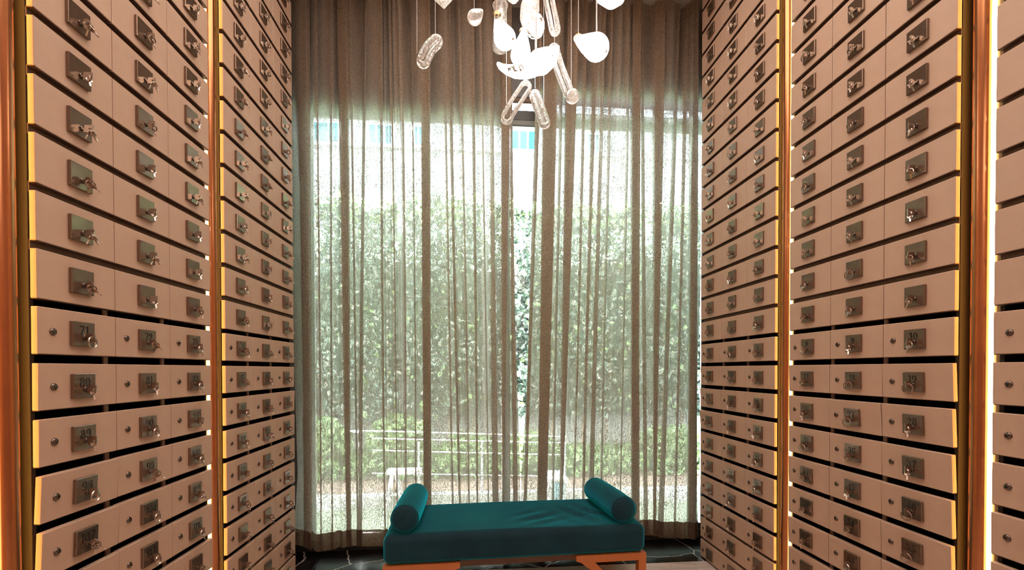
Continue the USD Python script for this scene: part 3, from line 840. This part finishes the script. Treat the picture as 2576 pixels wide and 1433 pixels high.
pendant('glowing bean-shaped glass pendant hanging alone on the right', 1.74, [lump([(1452, 97, 9), (1462, 104, 14), (1480, 112, 24), (1500, 119, 33)], 1.74)], [(1501, 88, 0.0026), (1455, 92, wt)], True)
pendant('glowing glass pendant cut by the top edge, upper right of the cluster', 1.80, [lump([(1500, -18, 8), (1516, -10, 18), (1538, -6, 25), (1554, -6, 18)], 1.80)], [(1536, -26, wt)], True)

# ------------------------------------------------------------------ outside the window
obj('ground', box((-9, 3.9, -0.2), (12, 16, -0.02)), 'paving_pale', kind='structure')
obj('garden_wall', box((-8, 6.35, -0.05), (11, 6.6, 3.45)), 'garden_grey', kind='structure')
lw_ = obj('shade_toned_lawn', cham((-7, 3.9, -0.03), (10, 4.655, -0.004), 0.004), 'shade_green', kind='structure')  # darker green strip, its tone standing in for shade on the near ground
t = thing('planting_bed', 'strip of brown soil along the garden wall', 'planting bed', (0, 0, 0))
obj('soil', cham((-7, 4.7602, -0.02), (10, 6.34, 0.10), 0.01), 'soil_brown', t)
t = thing('kerb', 'pale kerb of long stones edging the soil strip', 'kerb', (0, 0, 0))
for k in range(16):
    obj('kerb_stone', cham((-7 + k * 1.06, 4.66, -0.02), (-7 + k * 1.06 + 1.05, 4.7598, 0.14), 0.008), 'paving_pale', t)


def leaves(center_fn, n, size, seed, flat=0.5):
    "n folded leaves: each four triangles about a midrib"
    r = np.random.default_rng(seed)
    c = np.array([center_fn(r) for _ in range(n)])
    d = r.normal(size=(n, 3)) * [1, flat, 1] + [0, 0, -0.6]; d /= np.linalg.norm(d, axis=1, keepdims=True)
    nn = r.normal(size=(n, 3)) * [0.5, 0.4, 0.5] + [0, -0.9, 0.6]
    s = np.cross(d, nn); s /= np.linalg.norm(s, axis=1, keepdims=True); up = np.cross(s, d)
    L = size * r.uniform(0.6, 1.25, (n, 1)); w = L * 0.36
    p0, p1, p2 = c - d * L * 0.5, c + d * L * 0.02 - up * L * 0.03, c + d * L * 0.55 - up * L * 0.10
    side = lambda k, q, sg_: c + d * L * k + sg_ * s * w * q + up * w * 0.22 * q
    V = np.stack([p0, side(-0.30, 0.80, 1), side(0.08, 1.0, 1), side(0.36, 0.55, 1), p2, side(0.36, 0.55, -1), side(0.08, 1.0, -1), side(-0.30, 0.80, -1), p1], 1).reshape(-1, 3)
    f = np.array([[k, (k + 1) % 8, 8] for k in range(8)])
    return V, (f[None] + 9 * np.arange(n)[:, None, None]).reshape(-1, 3)


WHERE = ['leftmost', 'second from the left', 'behind the left curtain, left of the gap', 'seen in the gap between the curtains', 'behind the right curtain beside the gap', 'second from the right', 'rightmost']
X0 = np.linspace(-3.3, 4.7, 8)
for i in range(7):
    xa, xb = X0[i], X0[i + 1]; cx = (xa + xb) / 2
    t = thing('climbing_plant', f'dense green climbing plant on the garden wall, {WHERE[i]}', 'plant', (cx, 6.2, 0.1015), group='climbing plants on the garden wall')

    def cf(r, xa=xa, xb=xb, cx=cx):
        x = r.uniform(xa + 0.06, xb - 0.06); z = r.uniform(0.80, 3.86)
        top = 3.72 + 0.26 * (meshkit.noise(np.array([[x * 2.1, 0, 0]]), 5)[0] - 0.5)
        z = min(z, top - r.uniform(0, 0.12)) if z > top else z
        bul = 0.14 + 0.22 * meshkit.noise(np.array([[x * 1.9, 0, z * 1.9]]), 9)[0]
        return (x - cx, -r.uniform(0.02, 1) ** 0.6 * bul * 1.6 + 0.10, z - 0.08)
    obj('foliage', leaves(cf, 2900, 0.092, 100 + i), 'leaf_dark', t, kind='stuff')

    def tf(r, cf=cf):
        x, y, z = cf(r); return (x, y - 0.06, 3.62 - 0.08 + r.uniform(-0.16, 0.16)) if r.random() < 0.6 else (x, y - 0.05, z)
    obj('young_shoot', leaves(tf, 330, 0.085, 200 + i), 'leaf_bright', t, kind='stuff', label='yellow-green young shoots')
    for q in range(3):
        x = (xb - xa) * (q - 1) * 0.3
        st = sweep(catmull([(x, 0, 0), (x + 0.05, -0.02, 0.7), (x - 0.04, 0.0, 1.8), (x + 0.03, 0, 3.2)], 4), np.linspace(0.016, 0.006, 13), None, (0, 1, 0), 6)
        obj('stem', st, 'bark', t, smooth=True)

BUSH = [(-2.02, 5.6, 0.46, 0.78, 'tall leafy bush by the garden wall, leftmost'), (-1.0, 5.6, 0.44, 0.80, 'leafy bush in the planter left of the bench'), (-0.1, 5.6, 0.40, 0.56, 'low leafy bush in the planter behind the bench middle'),
        (0.72, 5.6, 0.36, 0.58, 'leafy bush in the planter behind the curtain gap'), (2.6, 5.6, 0.55, 0.62, 'leafy bush in the planter, rightmost')]
for i, (x, y, r_, h, lab) in enumerate(BUSH):
    t = thing('bush', lab, 'bush', (x, y, 0.1008), group='bushes in the planter')

    def bf(r, r_=r_, h=h):
        d = r.normal(size=3); d /= np.linalg.norm(d); k = r.uniform(0.55, 1.0)
        return (d[0] * r_ * k, d[1] * 0.26 * k, h * 0.56 + d[2] * h * 0.44 * k)
    obj('foliage', leaves(bf, 900, 0.085, 300 + i), 'leaf_bright', t, kind='stuff')
    st = join(*[sweep([(0, 0, 0.0), (a * 0.5 * r_, 0.02, h * 0.35), (a * 0.8 * r_, 0, h * 0.7)], [0.012, 0.009, 0.004], None, (0, 1, 0), 6) for a in (-1, 0.1, 0.9)])
    obj('stem', st, 'bark', t)

t = thing('ground_cover', 'low green ground cover spread over the soil under the bushes', 'plants', (0, 0, 0.1012), kind='stuff')
obj('foliage', leaves(lambda r: (r.uniform(-3.2, 4.6), r.uniform(5.30, 6.25), r.uniform(0.045, 0.30)), 5200, 0.085, 401), 'leaf_bright', t, kind='stuff')

# white pipe railing
YR = 4.56
t = thing('railing', 'white pipe railing outside the window behind the left curtain', 'railing')
pa, pb = at(905, 1120, YR), at(1425, 1098, YR)
for (y0, y1), curve in (((1083, 1098), True), ((1102, 1114), False), ((1132, 1144), False), ((1190, 1198), False)):
    a, b = at(920 if curve else 936, y0, YR), at(1425, y1, YR - 0.08)
    pts = [at(903, 1122, YR), at(906, 1104, YR), at(911, 1090, YR), a, b] if curve else [a, b]
    P = catmull(pts, 6) if curve else np.array(pts)
    obj('rail', sweep(P, 0.0075, None, (0, 1, 0.1), 10), 'white_paint', t, smooth=50)
for px in (905, 1053, 1212, 1420):
    p = at(px, 1110, YR - 0.02)
    obj('post', trimesh.creation.cylinder(radius=0.010, height=p[2] + 0.02, sections=12).apply_translation((p[0], p[1], p[2] / 2 - 0.01)), 'white_paint', t, smooth=50)

# trestle whose slanted white legs show behind the left bolster
t = thing('trestle', 'white slant-legged trestle standing on the paving behind the left bolster', 'trestle')
for (ax, ay), (bx_, by), yy in (((988, 1188), (966, 1268), 4.38), ((996, 1188), (1020, 1262), 4.45)):
    obj('leg', sweep([at(ax, ay, yy), floor_at(bx_, by + 40, -0.02) * [1, 0, 1] + [0, yy, 0]], 0.022, 0.016, (0, 1, 0), 8), 'white_paint', t)
p0, p1 = at(985, 1187, 4.41), at(1060, 1187, 4.41)
obj('top_rail', cham((p0[0] - 0.04, 4.36, p0[2] - 0.02), (p1[0], 4.47, p0[2] + 0.03), 0.003), 'white_paint', t)

t = thing('garden_table', 'small pale blue garden table outside behind the right curtain', 'table')
p0, p1 = at(1374, 1198, 4.2), at(1424, 1198, 4.2)
obj('tabletop', cham((p0[0], 4.1, p0[2] - 0.03), (p1[0], 4.46, p0[2]), 0.004), 'white_paint', t)
for x in (p0[0] + 0.02, p1[0] - 0.02):
    for y in (4.12, 4.44):
        obj('leg', cham((x - 0.016, y - 0.016, -0.02), (x + 0.016, y + 0.016, p0[2] - 0.03), 0.002), 'white_paint', t)
obj('apron', cham((p0[0] + 0.03, 4.13, p0[2] - 0.2), (p1[0] - 0.03, 4.15, p0[2] - 0.03), 0.002), 'table_blue', t)

# white building behind the wall with a band of teal glass, and a teal glazed tower to the right
t = thing('white_building', 'white sunlit building with a band of teal windows beyond the garden', 'building')
YW = 9.5
zb = at(1318, 384, YW)[2]; zt = at(1318, 326, YW)[2]
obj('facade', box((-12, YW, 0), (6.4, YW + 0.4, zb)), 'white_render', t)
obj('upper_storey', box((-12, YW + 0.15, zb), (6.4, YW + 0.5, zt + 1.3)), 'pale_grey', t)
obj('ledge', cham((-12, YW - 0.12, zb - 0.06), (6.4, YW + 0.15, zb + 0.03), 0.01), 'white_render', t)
for pxa, pxb in ((1286, 1350), (925, 985), (770, 850), (1040, 1075), (1480, 1510)):
    wa, wb_ = at(pxa, 350, YW)[0], at(pxb, 350, YW)[0]
    f = obj('window_frame', cham((wa - 0.06, YW + 0.09, zb + 0.031), (wb_ + 0.06, YW + 0.149, zt + 0.05), 0.01), 'white_paint', t)
    for q in range(3):
        w_ = (wb_ - wa) / 3
        obj('pane', cham((wa + q * w_ + 0.02, YW + 0.05, zb + 0.05), (wa + (q + 1) * w_ - 0.02, YW + 0.0895, zt), 0.004), 'teal_glass', f)
t = thing('glass_tower', 'teal glazed tower beyond the garden, behind the right curtain', 'building')
xa, xb = at(1660, 400, 11)[0], at(1705, 400, 11)[0]
obj('core', box((xa, 11.0, 0), (xb + 0.6, 13, 9)), 'white_render', t)
for k in range(9):
    obj('window', cham((xa + 0.05, 10.94, 0.5 + k * 0.9), (xb + 0.5, 11.0, 1.25 + k * 0.9), 0.01), 'teal_glass', t)
